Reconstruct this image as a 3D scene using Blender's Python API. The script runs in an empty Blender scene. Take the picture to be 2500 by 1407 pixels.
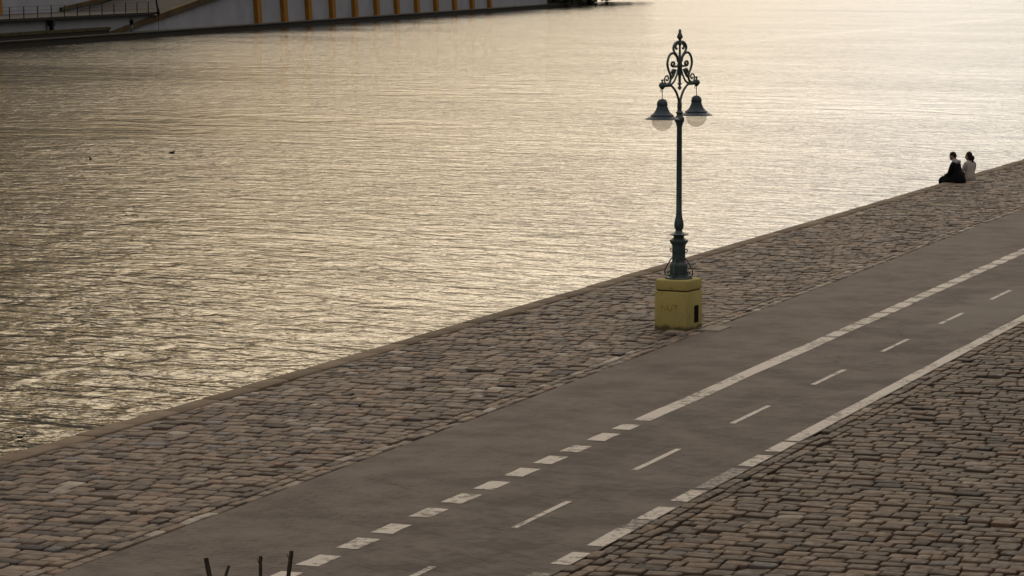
import bpy, math, random
import numpy as np
from mathutils import Vector, Matrix
random.seed(7); rng = np.random.default_rng(11)
PI = math.pi
scene = bpy.context.scene
col = scene.collection
K = 6.75 / 7.8            # the plan was measured in units of 1/K metres

# ------------------------------------------------------------------ camera
cam_data = bpy.data.cameras.new("camera")
cam = bpy.data.objects.new("camera", cam_data); col.objects.link(cam)
Fv = Vector((-0.35512847, 0.92895817, -0.10450113)).normalized()
Rv = Vector((0.93409111, 0.35703225, -0.00052253)).normalized()
Uv = Rv.cross(Fv).normalized()
m = Matrix.Identity(4)
for i in range(3):
    m[i][0] = Rv[i]; m[i][1] = Uv[i]; m[i][2] = -Fv[i]
m[0][3] = 0; m[1][3] = 0; m[2][3] = 6.75
cam.matrix_world = m
cam_data.sensor_width = 36; cam_data.lens = 7470.7 / 2500 * 36
cam_data.clip_end = 8000; cam_data.clip_start = 0.5
scene.camera = cam

# ------------------------------------------------------------------ light
SUN_AZ = math.radians(-12.4)      # measured from +Y towards +X
SUN_EL = math.radians(22)
sun_dir = Vector((math.sin(SUN_AZ) * math.cos(SUN_EL), math.cos(SUN_AZ) * math.cos(SUN_EL), math.sin(SUN_EL)))
world = bpy.data.worlds.new("World"); scene.world = world; world.use_nodes = True
nt = world.node_tree; nt.nodes.clear()
out = nt.nodes.new('ShaderNodeOutputWorld'); bg = nt.nodes.new('ShaderNodeBackground')
sky = nt.nodes.new('ShaderNodeTexSky'); sky.sky_type = 'NISHITA'; sky.sun_disc = False
sky.sun_elevation = SUN_EL; sky.sun_rotation = SUN_AZ
sky.dust_density = 4; sky.air_density = 1.5; sky.ozone_density = 1
hsv = nt.nodes.new('ShaderNodeHueSaturation'); hsv.inputs['Saturation'].default_value = 0.55
nt.links.new(sky.outputs[0], hsv.inputs['Color'])
tint = nt.nodes.new('ShaderNodeMix'); tint.data_type = 'RGBA'; tint.blend_type = 'MULTIPLY'
tint.inputs[0].default_value = 1; tint.inputs[7].default_value = (1.0, 0.86, 0.72, 1)
nt.links.new(hsv.outputs[0], tint.inputs[6])
tc = nt.nodes.new('ShaderNodeTexCoord')
dot = nt.nodes.new('ShaderNodeVectorMath'); dot.operation = 'DOT_PRODUCT'
dot.inputs[1].default_value = sun_dir
nt.links.new(tc.outputs['Generated'], dot.inputs[0])
def wmath(op, a, b):
    n = nt.nodes.new('ShaderNodeMath'); n.operation = op
    for i, v in enumerate((a, b)):
        if isinstance(v, (int, float)): n.inputs[i].default_value = v
        else: nt.links.new(v, n.inputs[i])
    return n.outputs[0]
dmax = wmath('MAXIMUM', dot.outputs['Value'], 0.0)
# hazy cloud round the low sun: a wide warm lobe and a narrow pale one, broken by cloud noise
cn = nt.nodes.new('ShaderNodeTexNoise'); cn.inputs['Scale'].default_value = 3.0; cn.inputs['Detail'].default_value = 5
mp = nt.nodes.new('ShaderNodeMapping'); mp.inputs['Scale'].default_value = (1, 1, 3.5)
nt.links.new(tc.outputs['Generated'], mp.inputs[0]); nt.links.new(mp.outputs[0], cn.inputs['Vector'])
cloud = wmath('ADD', wmath('MULTIPLY', cn.outputs['Fac'], 0.9), 0.55)
SKY_PART, WIDE, NARROW, HORIZON, ZENITH = 0.02, 7.8, 7.2, 0.45, 6.8
sepw = nt.nodes.new('ShaderNodeSeparateXYZ'); nt.links.new(tc.outputs['Generated'], sepw.inputs[0])
# bright band of sky low over the river, brightest towards the veiled sun
side = nt.nodes.new('ShaderNodeVectorMath'); side.operation = 'DOT_PRODUCT'
side.inputs[1].default_value = (math.cos(SUN_AZ), -math.sin(SUN_AZ), 0)
nt.links.new(tc.outputs['Generated'], side.inputs[0])
front = wmath('GREATER_THAN', dot.outputs['Value'], 0.0)
def lobe(amp, sa, z0, sz, pw=2.0, off=0.0):
    a = wmath('POWER', wmath('ABSOLUTE', wmath('DIVIDE', wmath('SUBTRACT', side.outputs['Value'], off), sa), 0), pw)
    z = wmath('POWER', wmath('ABSOLUTE', wmath('DIVIDE', wmath('SUBTRACT', sepw.outputs['Z'], z0), sz), 0), 2.0)
    e = wmath('POWER', 2.71828, wmath('MULTIPLY', wmath('ADD', a, z), -1.0))
    return wmath('MULTIPLY', wmath('MULTIPLY', e, front), amp)
g1 = lobe(WIDE, 0.175, 0.24, 0.24, 2.0, -0.175)
g2 = lobe(NARROW, 0.17, 0.20, 0.24, 2.0, 0.04)
el = nt.nodes.new('ShaderNodeMapRange'); el.interpolation_type = 'SMOOTHSTEP'
nt.links.new(sepw.outputs['Z'], el.inputs[0])
for i_, v_ in enumerate((0.05, 0.85, HORIZON, ZENITH)): el.inputs[i_+1].default_value = v_
def scale_col(fac, colr):
    n = nt.nodes.new('ShaderNodeMix'); n.data_type = 'RGBA'; n.blend_type = 'MULTIPLY'
    n.inputs[0].default_value = 1; nt.links.new(fac, n.inputs[6]); n.inputs[7].default_value = colr
    return n.outputs[2]
def addc(a, b):
    n = nt.nodes.new('ShaderNodeMix'); n.data_type = 'RGBA'; n.blend_type = 'ADD'
    n.inputs[0].default_value = 1; nt.links.new(a, n.inputs[6]); nt.links.new(b, n.inputs[7])
    return n.outputs[2]
glow = addc(scale_col(g1, (1.0, 0.70, 0.33, 1)), scale_col(g2, (0.85, 0.97, 1.1, 1)))
hz = nt.nodes.new('ShaderNodeMix'); hz.data_type = 'RGBA'
elc = nt.nodes.new('ShaderNodeMapRange'); nt.links.new(sepw.outputs['Z'], elc.inputs[0])
elc.inputs[1].default_value = 0.0; elc.inputs[2].default_value = 0.5
nt.links.new(elc.outputs[0], hz.inputs[0]); hz.inputs[6].default_value = (1, .80, .54, 1); hz.inputs[7].default_value = (1, .905, .825, 1)
over = nt.nodes.new('ShaderNodeMix'); over.data_type = 'RGBA'; over.blend_type = 'MULTIPLY'; over.inputs[0].default_value = 1
nt.links.new(hz.outputs[2], over.inputs[6]); nt.links.new(wmath('MULTIPLY', el.outputs[0], cloud), over.inputs[7])
part = scale_col(wmath('MULTIPLY', 1.0, SKY_PART), (1, 1, 1, 1))
skyp = nt.nodes.new('ShaderNodeMix'); skyp.data_type = 'RGBA'; skyp.blend_type = 'MULTIPLY'; skyp.inputs[0].default_value = 1
nt.links.new(tint.outputs[2], skyp.inputs[6]); nt.links.new(part, skyp.inputs[7])
nt.links.new(addc(addc(skyp.outputs[2], over.outputs[2]), glow), bg.inputs[0])
bg.inputs[1].default_value = 0.10
nt.links.new(bg.outputs[0], out.inputs[0])
sl = bpy.data.lights.new("sun", 'SUN'); sl.energy = 0.5; sl.angle = math.radians(37.5); sl.color = (1.0, 0.84, 0.62)
so = bpy.data.objects.new("sun", sl); col.objects.link(so)
so.rotation_euler = sun_dir.to_track_quat('Z', 'Y').to_euler()
scene.view_settings.view_transform = 'Standard'; scene.view_settings.look = 'None'
scene.view_settings.exposure = 0.0; scene.view_settings.gamma = 1.0

# ------------------------------------------------------------------ helpers
def tag(o, label=None, cat=None, group=None, kind=None):
    if label: o['label'] = label
    if cat: o['category'] = cat
    if group: o['group'] = group
    if kind: o['kind'] = kind
    return o

def empty(name, loc=(0, 0, 0), rz=0.0):
    o = bpy.data.objects.new(name, None); col.objects.link(o)
    o.location = loc; o.rotation_euler = (0, 0, rz); o.empty_display_size = 0.2
    return o

class MB:
    def __init__(s): s.v = []; s.f = []
    def add(s, vs, fs):
        b = len(s.v); s.v += [tuple(map(float, p)) for p in vs]; s.f += [tuple(b + i for i in f) for f in fs]
        return s
    def box(s, x0, x1, y0, y1, z0, z1):
        vs = [(x0,y0,z0),(x1,y0,z0),(x1,y1,z0),(x0,y1,z0),(x0,y0,z1),(x1,y0,z1),(x1,y1,z1),(x0,y1,z1)]
        return s.add(vs, [(3,2,1,0),(4,5,6,7),(0,1,5,4),(1,2,6,5),(2,3,7,6),(3,0,4,7)])
    def bbox(s, x0, x1, y0, y1, z0, z1, b):
        # box with bevelled vertical and top edges
        def ring(i, z): return [(x0+i+b,y0+i,z),(x1-i-b,y0+i,z),(x1-i,y0+i+b,z),(x1-i,y1-i-b,z),(x1-i-b,y1-i,z),(x0+i+b,y1-i,z),(x0+i,y1-i-b,z),(x0+i,y0+i+b,z)]
        vs = ring(b*.6, z0) + ring(0, z0+b*.6) + ring(0, z1-b) + ring(b*.35, z1-b*.3) + ring(b, z1)
        fs = [tuple(range(7,-1,-1)), tuple(32+i for i in range(8))]
        for r in range(4):
            for i in range(8):
                j = (i+1) % 8; fs.append((r*8+i, r*8+j, r*8+8+j, r*8+8+i))
        return s.add(vs, fs)
    def lathe(s, prof, n=24, c=(0,0), ph=0.0):
        vs = []; fs = []
        for r, z in prof:
            for i in range(n):
                a = 2*PI*i/n + ph; vs.append((c[0]+r*math.cos(a), c[1]+r*math.sin(a), z))
        for k in range(len(prof)-1):
            for i in range(n):
                j = (i+1) % n; fs.append((k*n+i, k*n+j, (k+1)*n+j, (k+1)*n+i))
        fs.append(tuple(range(n-1,-1,-1))); fs.append(tuple((len(prof)-1)*n+i for i in range(n)))
        return s.add(vs, fs)
    def tube(s, pts, rad, n=8, flat=1.0):
        P = [Vector(p) for p in pts]; L = len(P)
        if not isinstance(rad, (list, tuple)): rad = [rad]*L
        vs = []; fs = []; prev = None
        for k in range(L):
            t = (P[min(k+1, L-1)] - P[max(k-1, 0)]).normalized()
            if prev is None:
                a = Vector((1,0,0)) if abs(t.x) < .8 else Vector((0,0,1))
                u = (a - t*a.dot(t)).normalized()
            else:
                u = (prev - t*prev.dot(t)).normalized()
            prev = u; w = t.cross(u)
            for i in range(n):
                an = 2*PI*i/n; vs.append(P[k] + u*math.cos(an)*rad[k]*flat + w*math.sin(an)*rad[k])
        for k in range(L-1):
            for i in range(n):
                j = (i+1) % n; fs.append((k*n+i, k*n+j, (k+1)*n+j, (k+1)*n+i))
        fs.append(tuple(range(n-1,-1,-1))); fs.append(tuple((L-1)*n+i for i in range(n)))
        return s.add(vs, fs)
    def ball(s, c, r, n=12, m=8, sc=(1,1,1)):
        vs = [(c[0], c[1], c[2]-r*sc[2])]; fs = []
        for k in range(1, m):
            ph = -PI/2 + PI*k/m
            for i in range(n):
                a = 2*PI*i/n
                vs.append((c[0]+r*sc[0]*math.cos(ph)*math.cos(a), c[1]+r*sc[1]*math.cos(ph)*math.sin(a), c[2]+r*sc[2]*math.sin(ph)))
        vs.append((c[0], c[1], c[2]+r*sc[2])); T = len(vs)-1
        for i in range(n):
            j = (i+1) % n
            fs.append((0, 1+j, 1+i)); fs.append((T, 1+(m-2)*n+i, 1+(m-2)*n+j))
            for k in range(m-2): fs.append((1+k*n+i, 1+k*n+j, 1+(k+1)*n+j, 1+(k+1)*n+i))
        return s.add(vs, fs)
    def loft(s, rings, cap=True):
        n = len(rings[0]); vs = [p for r in rings for p in r]; fs = []
        for k in range(len(rings)-1):
            for i in range(n):
                j = (i+1) % n; fs.append((k*n+i, k*n+j, (k+1)*n+j, (k+1)*n+i))
        if cap: fs.append(tuple(range(n-1,-1,-1))); fs.append(tuple((len(rings)-1)*n+i for i in range(n)))
        return s.add(vs, fs)
    def build(s, name, mat, parent=None, smooth=False, k=1.0, angle=40):
        me = bpy.data.meshes.new(name)
        me.from_pydata([(x*k, y*k, z*k) for x, y, z in s.v], [], s.f); me.update()
        o = bpy.data.objects.new(name, me); col.objects.link(o)
        if mat: me.materials.append(mat)
        if parent: o.parent = parent
        if smooth:
            me.shade_smooth()
            if angle < 180: me.set_sharp_from_angle(angle=math.radians(angle))
        return o

def crom(pts, n=6):
    """smooth curve through points"""
    P = [Vector(p) for p in pts]; out = []
    for i in range(len(P)-1):
        p0 = P[max(i-1,0)]; p1 = P[i]; p2 = P[i+1]; p3 = P[min(i+2, len(P)-1)]
        for j in range(n):
            t = j/n
            out.append(0.5*((2*p1) + (p2-p0)*t + (2*p0-5*p1+4*p2-p3)*t*t + (3*p1-p0-3*p2+p3)*t**3))
    out.append(P[-1]); return out

# ------------------------------------------------------------------ materials
class NT:
    def __init__(s, name):
        s.m = bpy.data.materials.new(name); s.m.use_nodes = True; s.t = s.m.node_tree
        s.b = s.t.nodes['Principled BSDF']; s.b.inputs['Specular IOR Level'].default_value = 0.2
        s.tc = s.t.nodes.new('ShaderNodeTexCoord').outputs['Object']
    def n(s, typ, **kw):
        n = s.t.nodes.new(typ)
        for k, v in kw.items(): setattr(n, k, v)
        return n
    def put(s, sock, v):
        if isinstance(v, bpy.types.NodeSocket): s.t.links.new(v, sock)
        else: sock.default_value = v
    def mapping(s, scale=(1,1,1), rot=(0,0,0), loc=(0,0,0), src=None):
        n = s.n('ShaderNodeMapping'); s.put(n.inputs[0], src or s.tc)
        n.inputs['Scale'].default_value = scale; n.inputs['Rotation'].default_value = rot; n.inputs['Location'].default_value = loc
        return n.outputs[0]
    def noise(s, scale, detail=4, rough=.55, vec=None, dist=0, out='Fac'):
        n = s.n('ShaderNodeTexNoise'); s.put(n.inputs['Vector'], vec or s.tc)
        n.inputs['Scale'].default_value = scale; n.inputs['Detail'].default_value = detail
        n.inputs['Roughness'].default_value = rough; n.inputs['Distortion'].default_value = dist
        return n.outputs[out]
    def ramp(s, fac, stops, interp='LINEAR'):
        n = s.n('ShaderNodeValToRGB'); s.put(n.inputs[0], fac); n.color_ramp.interpolation = interp
        e = n.color_ramp.elements
        while len(e) < len(stops): e.new(.5)
        for q, (p, c) in zip(e, stops):
            q.position = p; q.color = c if len(c) == 4 else (*c, 1)
        return n.outputs[0]
    def rng(s, fac, a, b, c=0.0, d=1.0):
        n = s.n('ShaderNodeMapRange'); s.put(n.inputs[0], fac)
        for i, v in enumerate((a, b, c, d)): n.inputs[i+1].default_value = v
        return n.outputs[0]
    def math(s, op, a, b=0.0):
        n = s.n('ShaderNodeMath', operation=op); s.put(n.inputs[0], a); s.put(n.inputs[1], b); return n.outputs[0]
    def mix(s, fac, a, b, mode='MIX'):
        n = s.n('ShaderNodeMix', data_type='RGBA', blend_type=mode); s.put(n.inputs[0], fac)
        s.put(n.inputs[6], a if isinstance(a, bpy.types.NodeSocket) else (*a, 1)[:4])
        s.put(n.inputs[7], b if isinstance(b, bpy.types.NodeSocket) else (*b, 1)[:4]); return n.outputs[2]
    def bump(s, h, strength=.5, dist=.01, prev=None):
        n = s.n('ShaderNodeBump'); s.put(n.inputs['Height'], h); n.inputs['Strength'].default_value = strength
        n.inputs['Distance'].default_value = dist
        if prev: s.put(n.inputs['Normal'], prev)
        return n.outputs[0]
    def fin(s, colr=None, rough=.8, normal=None, metal=0.0):
        if colr is not None: s.put(s.b.inputs['Base Color'], colr if isinstance(colr, bpy.types.NodeSocket) else (*colr, 1)[:4])
        s.put(s.b.inputs['Roughness'], rough); s.b.inputs['Metallic'].default_value = metal
        if normal: s.put(s.b.inputs['Normal'], normal)
        return s.m

def simple(name, c, rough=.8, var=.25, scale=6, metal=0.0, bump=.2, bd=.01):
    M = NT(name); f = M.noise(scale, 5)
    c2 = tuple(x*(1-var) for x in c); c3 = tuple(min(1, x*(1+var)) for x in c)
    cc = M.ramp(f, [(.3, c2), (.7, c3)])
    return M.fin(cc, rough, M.bump(M.noise(scale*8, 3), bump, bd), metal)

def water_material():
    M = NT('river water')
    # frame turned so that wave crests run across the wind
    w = M.mapping(rot=(0, 0, math.radians(22)))
    def wav(sx, sy, sc, det, dist=.6, rough=.55):
        return M.noise(sc, det, rough, M.mapping(scale=(sx, sy, 1), src=w), dist)
    big = wav(.35, .6, .5, 2)             # slow swell left by passing boats
    a = wav(.44, 1.0, 1.3, 2, .9)         # main wavelets
    b = wav(.5, 1.0, 3.4, 2, .8)
    c = wav(.8, 1.0, 8.0, 2, .3)
    gust = M.rng(M.noise(1.0, 3, .55, M.mapping(scale=(.03, .045, 1), src=w)), .35, .65, .55, 1.35)
    # a boat's fading wake: its bright reflection painted as a foam-pale line
    sp = M.n('ShaderNodeSeparateXYZ'); M.put(sp.inputs[0], M.tc)
    off = M.math('ADD', sp.outputs['X'], M.math('MULTIPLY', M.math('SUBTRACT', sp.outputs['Y'], 300), .028))
    off = M.math('ADD', off, M.math('MULTIPLY', M.noise(1.0, 2, .5, M.mapping(scale=(.02, .02, 1))), 2.0))
    wk = M.rng(M.math('ABSOLUTE', M.math('ADD', off, 95.8)), .8, 3.0, 1, 0)
    wk = M.math('MULTIPLY', wk, M.rng(sp.outputs['Y'], 285, 350, 0, .9))
    h = M.math('ADD', M.math('MULTIPLY', a, .125), M.math('ADD', M.math('MULTIPLY', b, .033), M.math('MULTIPLY', c, .009)))
    h = M.math('MULTIPLY', M.math('MULTIPLY', h, gust), 1.0)
    h = M.math('ADD', h, M.math('MULTIPLY', big, .16))
    nrm = M.bump(h, 1.0, 1.0)
    M.b.inputs['IOR'].default_value = 1.33; M.b.inputs['Specular IOR Level'].default_value = .5
    foam_glint = M.math('MULTIPLY', wk, M.rng(M.noise(.35, 3, .6), .3, .6, .25, .6))  # whitens the base colour where the wake should gleam
    return M.fin(M.mix(foam_glint, (.020, .020, .016), (.85, .84, .80)), .10, nrm)

def stone_material(name, cols):
    M = NT(name)
    at = M.n('ShaderNodeAttribute', attribute_name='stone'); r = at.outputs['Fac']
    c = M.ramp(r, cols)
    n1 = M.noise(9, 5, .6); n2 = M.noise(1.1, 4, .6)
    c = M.mix(M.rng(n1, .35, .75, 0, .45), c, (.075, .062, .05))
    c = M.mix(M.rng(n2, .45, .72, 0, .45), c, (.08, .068, .058))
    n3 = M.noise(.28, 4, .65)
    c = M.mix(M.rng(n3, .52, .68, 0, .35), c, (.20, .165, .13))
    c = M.mix(M.rng(n3, .46, .34, 0, .35), c, (.07, .06, .052))
    M.b.inputs['Specular IOR Level'].default_value = .10
    return M.fin(c, M.rng(n1, .3, .7, .55, .8), M.bump(M.noise(38, 4, .6), .6, .008))

STONES = [(0, (.03,.03,.034)), (.08, (.06,.052,.050)), (.28, (.125,.100,.084)), (.5, (.19,.15,.12)), (.7, (.26,.205,.158)), (.80, (.205,.135,.098)), (.88, (.145,.145,.155)), (.93, (.27, .235, .195)), (1, (.38,.34,.29))]
mat_setts = stone_material('worn granite setts', [(p, tuple(q*1.22 for q in c)) for p, c in STONES])
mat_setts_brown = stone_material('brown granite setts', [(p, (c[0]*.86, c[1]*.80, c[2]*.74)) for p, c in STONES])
mat_soil = simple('dirt in the joints', (.052, .041, .030), .95, .4, 5, bump=.6, bd=.01)

def asphalt_material():
    M = NT('block paved promenade')
    n0 = M.noise(.35, 5, .6); n1 = M.noise(3.0, 5, .65); n2 = M.noise(90, 3, .7)
    sp = M.n('ShaderNodeSeparateXYZ'); M.put(sp.inputs[0], M.tc)
    streak = M.noise(1.0, 4, .6, M.mapping(scale=(2.2, .35, 1), rot=(0, 0, math.radians(-28))))
    walk = M.mix(M.rng(n0, .3, .7), (.146, .116, .098), (.122, .098, .086))
    lane = M.mix(M.rng(n0, .3, .7), (.094, .078, .072), (.116, .096, .086))
    edge = M.rng(M.math('ADD', sp.outputs['X'], M.math('MULTIPLY', n1, .25)), -14.50, -14.20)
    c = M.mix(edge, walk, lane)
    c = M.mix(M.rng(n1, .45, .75, 0, .35), c, (.095, .082, .07))
    c = M.mix(M.rng(streak, .5, .75, 0, .2), c, (.17, .145, .12))
    # paver joints, clearest in the nearer half, worn away further on
    def brick(rz, bw, rh, mort):
        b = M.n('ShaderNodeTexBrick'); M.put(b.inputs['Vector'], M.mapping(rot=(0, 0, rz)))
        b.inputs['Scale'].default_value = 1; b.inputs['Brick Width'].default_value = bw; b.inputs['Row Height'].default_value = rh
        b.inputs['Mortar Size'].default_value = mort; b.inputs['Mortar Smooth'].default_value = .4
        b.inputs['Color1'].default_value = (.35,.35,.35,1); b.inputs['Color2'].default_value = (.65,.65,.65,1)
        return b
    b1 = brick(0, .30, .15, .012); b2 = brick(math.radians(32), .26, .26, .014)
    nearm = M.math('MULTIPLY', M.rng(sp.outputs['Y'], 46, 34, .15, 1), M.rng(M.noise(.8, 3), .3, .6, .35, 1))
    jf = M.mix(edge, b1.outputs['Fac'], b2.outputs['Fac'])
    tone = M.mix(edge, b1.outputs['Color'], b2.outputs['Color'])
    c = M.mix(M.math('MULTIPLY', M.rng(tone, .35, .65), M.math('MULTIPLY', nearm, .16)), c, (.10, .085, .078))
    c = M.mix(M.math('MULTIPLY', jf, M.math('MULTIPLY', nearm, .85)), c, (.045, .037, .03))
    sc1 = M.noise(1.0, 5, .7, M.mapping(scale=(1.2, 7, 1), rot=(0, 0, math.radians(14))))
    c = M.mix(M.rng(sc1, .58, .68, 0, .7), c, (.05, .042, .036))
    sc2 = M.noise(1.0, 4, .6, M.mapping(scale=(3.2, .18, 1), loc=(3, 7, 0)))
    c = M.mix(M.rng(sc2, .52, .72, 0, .35), c, (.07, .058, .05))
    vo = M.n('ShaderNodeTexVoronoi', feature='DISTANCE_TO_EDGE'); vo.inputs['Scale'].default_value = .22
    M.put(vo.inputs['Vector'], M.mix(.25, M.tc, M.noise(1.5, 4, .6, out='Color'), 'ADD'))
    crack = M.math('MULTIPLY', M.rng(vo.outputs['Distance'], .006, .0, 0, .7), M.rng(n0, .48, .56))
    c = M.mix(crack, c, (.03, .025, .02))
    mot = M.noise(.9, 6, .72)
    c = M.mix(M.rng(mot, .44, .62, 0, .75), c, (.175, .15, .128))
    c = M.mix(M.rng(mot, .48, .34, 0, .65), c, (.07, .06, .053))
    # a worn repair and damp stains
    spots = M.rng(M.noise(1.7, 2, .4), .70, .74, 0, .5)
    c = M.mix(spots, c, (.06, .05, .045))
    patch = M.n('ShaderNodeVectorMath', operation='DISTANCE')
    M.put(patch.inputs[0], M.mapping(scale=(1, .22, 1))); patch.inputs[1].default_value = (-12.7, .22*59.5, 0)
    pf = M.rng(M.math('ADD', patch.outputs['Value'], M.math('MULTIPLY', M.noise(1.2, 4), 1.6)), 1.75, 1.5, 0, .6)
    c = M.mix(pf, c, (.185, .165, .14))
    return M.fin(c, .82, M.bump(M.math('SUBTRACT', M.math('MULTIPLY', n2, .5), M.math('MULTIPLY', jf, .6)), .55, .006))
mat_asphalt = asphalt_material()

def paint_material():
    M = NT('worn white road paint')
    n1 = M.noise(7, 6, .7); n2 = M.noise(1.0, 3, .5); n3 = M.noise(28, 4, .7)
    c = M.mix(M.rng(n3, .3, .7), (.50, .455, .40), (.60, .55, .49))
    wear = M.rng(M.math('ADD', M.math('MULTIPLY', n1, .75), M.math('MULTIPLY', n2, .42)), .60, .67)
    c = M.mix(M.math('MULTIPLY', wear, .9), c, (.15, .13, .11))
    j = M.n('ShaderNodeTexBrick'); M.put(j.inputs['Vector'], M.mapping(loc=(.02, .05, 0)))
    j.inputs['Scale'].default_value = 1; j.inputs['Brick Width'].default_value = .3; j.inputs['Row Height'].default_value = .15
    j.inputs['Mortar Size'].default_value = .006; j.inputs['Mortar Smooth'].default_value = .3
    c = M.mix(M.math('MULTIPLY', j.outputs['Fac'], M.rng(n2, .4, .6, .25, .8)), c, (.2, .17, .14))
    return M.fin(c, .65, M.bump(n3, .3, .003))
mat_paint = paint_material()
def worn_paint():
    M = NT('half worn road paint')
    n1 = M.noise(9, 6, .7)
    c = M.mix(M.rng(n1, .38, .55), (.40, .37, .33), (.13, .112, .098))
    return M.fin(c, .7, M.bump(n1, .3, .003))
mat_paint_worn = worn_paint()

def coping_material():
    M = NT('brown coping stone')
    at = M.n('ShaderNodeAttribute', attribute_name='stone'); r = at.outputs['Fac']
    c = M.ramp(r, [(0, (.11, .080, .055)), (.5, (.165, .122, .084)), (1, (.215, .165, .115))])
    n = M.noise(2.2, 6, .65)
    c = M.mix(M.rng(n, .45, .7, 0, .5), c, (.08, .066, .045))
    moss = M.rng(M.noise(.33, 5, .7), .63, .70, 0, .7)
    c = M.mix(moss, c, (.055, .055, .022))
    return M.fin(c, .8, M.bump(M.noise(20, 5, .6), .4, .01))
mat_coping = coping_material()
mat_quaywall = simple('damp quay masonry', (.06, .052, .042), .8, .4, 1.2, bump=.5, bd=.03)

# ------------------------------------------------------------------ ground, water, quay
ZW = -1.55
mat_water = water_material()
w = MB().add([(-2500, -400, ZW), (-21.45, -400, ZW), (-21.45, 3500, ZW), (-2500, 3500, ZW)], [(0, 1, 2, 3)])
tag(w.build('water', mat_water), kind='structure')

bed = MB().add([(-21.3, -60, -.045), (400, -60, -.045), (400, 2500, -.045), (-21.3, 2500, -.045)], [(0, 1, 2, 3)])
tag(bed.build('ground', mat_soil), kind='structure')
prom = MB()
ys = [-60, 20, 45, 56, 63, 72, 78, 90, 110, 140, 400]
def xl(Y):      # the cobbles' edge wanders a little further on
    return float(np.interp(Y, [0, 45, 54, 63, 75, 90, 400], [-16.80, -16.80, -16.86, -16.91, -17.08, -17.15, -17.2]))
vs = []
for y in ys: vs += [(xl(y), y, -.012), (-11.60, y, -.012)]
prom.add(vs, [(2*i, 2*i+1, 2*i+3, 2*i+2) for i in range(len(ys)-1)])
tag(prom.build('promenade', mat_asphalt), kind='structure')

def with_attr(o, per_face):
    a = o.data.attributes.new('stone', 'FLOAT', 'FACE'); a.data.foreach_set('value', np.asarray(per_face, np.float32))

def sett_mesh(cells, name, mat, tilt=.018, hj=.007, gap=.010, bev=.035, smooth=True):
    """cells: list of (cx, cy, w, d, value). Each sett is a worn cushion-shaped stone."""
    n = 12; N = len(cells)
    C = np.array(cells, float)
    ang = np.linspace(0, 2*PI, n, endpoint=False) + PI/n
    # superellipse outline
    p = .27
    ox = np.sign(np.cos(ang))*np.abs(np.cos(ang))**p; oy = np.sign(np.sin(ang))*np.abs(np.sin(ang))**p
    ox /= np.abs(ox).max(); oy /= np.abs(oy).max()
    jit = 1 + rng.normal(0, .035, (N, n))
    hw = (C[:, 2]/2 - gap)[:, None]; hd = (C[:, 3]/2 - gap)[:, None]
    X = ox[None]*hw*jit; Y = oy[None]*hd*jit
    rot = rng.normal(0, .035, N)[:, None]
    X, Y = X*np.cos(rot)-Y*np.sin(rot), X*np.sin(rot)+Y*np.cos(rot)
    z0 = rng.normal(0, hj, N) - np.where(rng.random(N) < .05, rng.uniform(.01, .03, N), 0)
    tx = rng.normal(0, tilt, N)[:, None]; ty = rng.normal(0, tilt, N)[:, None]
    rings = []
    for s, dz in ((1.0, -.06), (1.0, -.016), (.955, -.004), (.80, .0)):
        x = X*s; y = Y*s; z = z0[:, None] + dz + (tx*x + ty*y) + (rng.normal(0, .0018, (N, n)) if s < 1 else 0)
        rings.append(np.stack([x + C[:, :1], y + C[:, 1:2], z], -1))
    cen = np.stack([C[:, 0], C[:, 1], z0 + .001], -1)[:, None]
    V = np.concatenate(rings + [cen], 1)            # N, 4n+1, 3
    per = 4*n + 1; fq = []
    i = np.arange(n); j = (i+1) % n
    for r in range(3): fq.append(np.stack([r*n+i, r*n+j, (r+1)*n+j, (r+1)*n+i], 1))
    fq = np.concatenate(fq); ft = np.stack([3*n+i, 3*n+j, np.full(n, 4*n)], 1)
    off = (np.arange(N)*per)[:, None, None]
    Q = (fq[None]+off).reshape(-1, 4); T = (ft[None]+off).reshape(-1, 3)
    me = bpy.data.meshes.new(name); V = V.reshape(-1, 3)
    me.vertices.add(len(V)); me.vertices.foreach_set('co', V.ravel())
    me.loops.add(Q.size + T.size); me.loops.foreach_set('vertex_index', np.concatenate([Q.ravel(), T.ravel()]))
    me.polygons.add(len(Q)+len(T))
    me.polygons.foreach_set('loop_start', np.concatenate([np.arange(len(Q))*4, Q.size+np.arange(len(T))*3]))
    me.update(calc_edges=True); me.validate()
    me.materials.append(mat)
    o = bpy.data.objects.new(name, me); col.objects.link(o)
    val = np.concatenate([np.repeat(C[:, 4], len(fq)), np.repeat(C[:, 4], n)])
    with_attr(o, val)
    if smooth: me.shade_smooth()
    return o

def sval():
    return min(1, max(0, rng.choice([rng.normal(.45, .17), rng.uniform(0, 1)], p=[.52, .48])))

def sett_rows(xa, xb, y0, y1, pitch, wid, skip=None):
    cells = []; y = y0
    while y < y1:
        d = pitch*rng.uniform(.84, 1.16)
        x0 = xa(y) if callable(xa) else xa; x1 = xb(y) if callable(xb) else xb
        x = x0 - rng.uniform(0, wid*.5)
        while x < x1 - .06:
            ww = wid*float(np.clip(rng.normal(1, .26), .5, 1.8))
            a = max(x, x0); b = min(x + ww, x1)
            if x1 - b < .13: b = x1
            if b - a > .09:
                cy = y + d/2 + rng.normal(0, .008)
                if not (skip and skip((a+b)/2, cy)): cells.append(((a+b)/2, cy, b-a, d*rng.uniform(.93, 1.0), sval()))
            x = b if b >= x1 else x + ww
        y += d
    return cells

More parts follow.
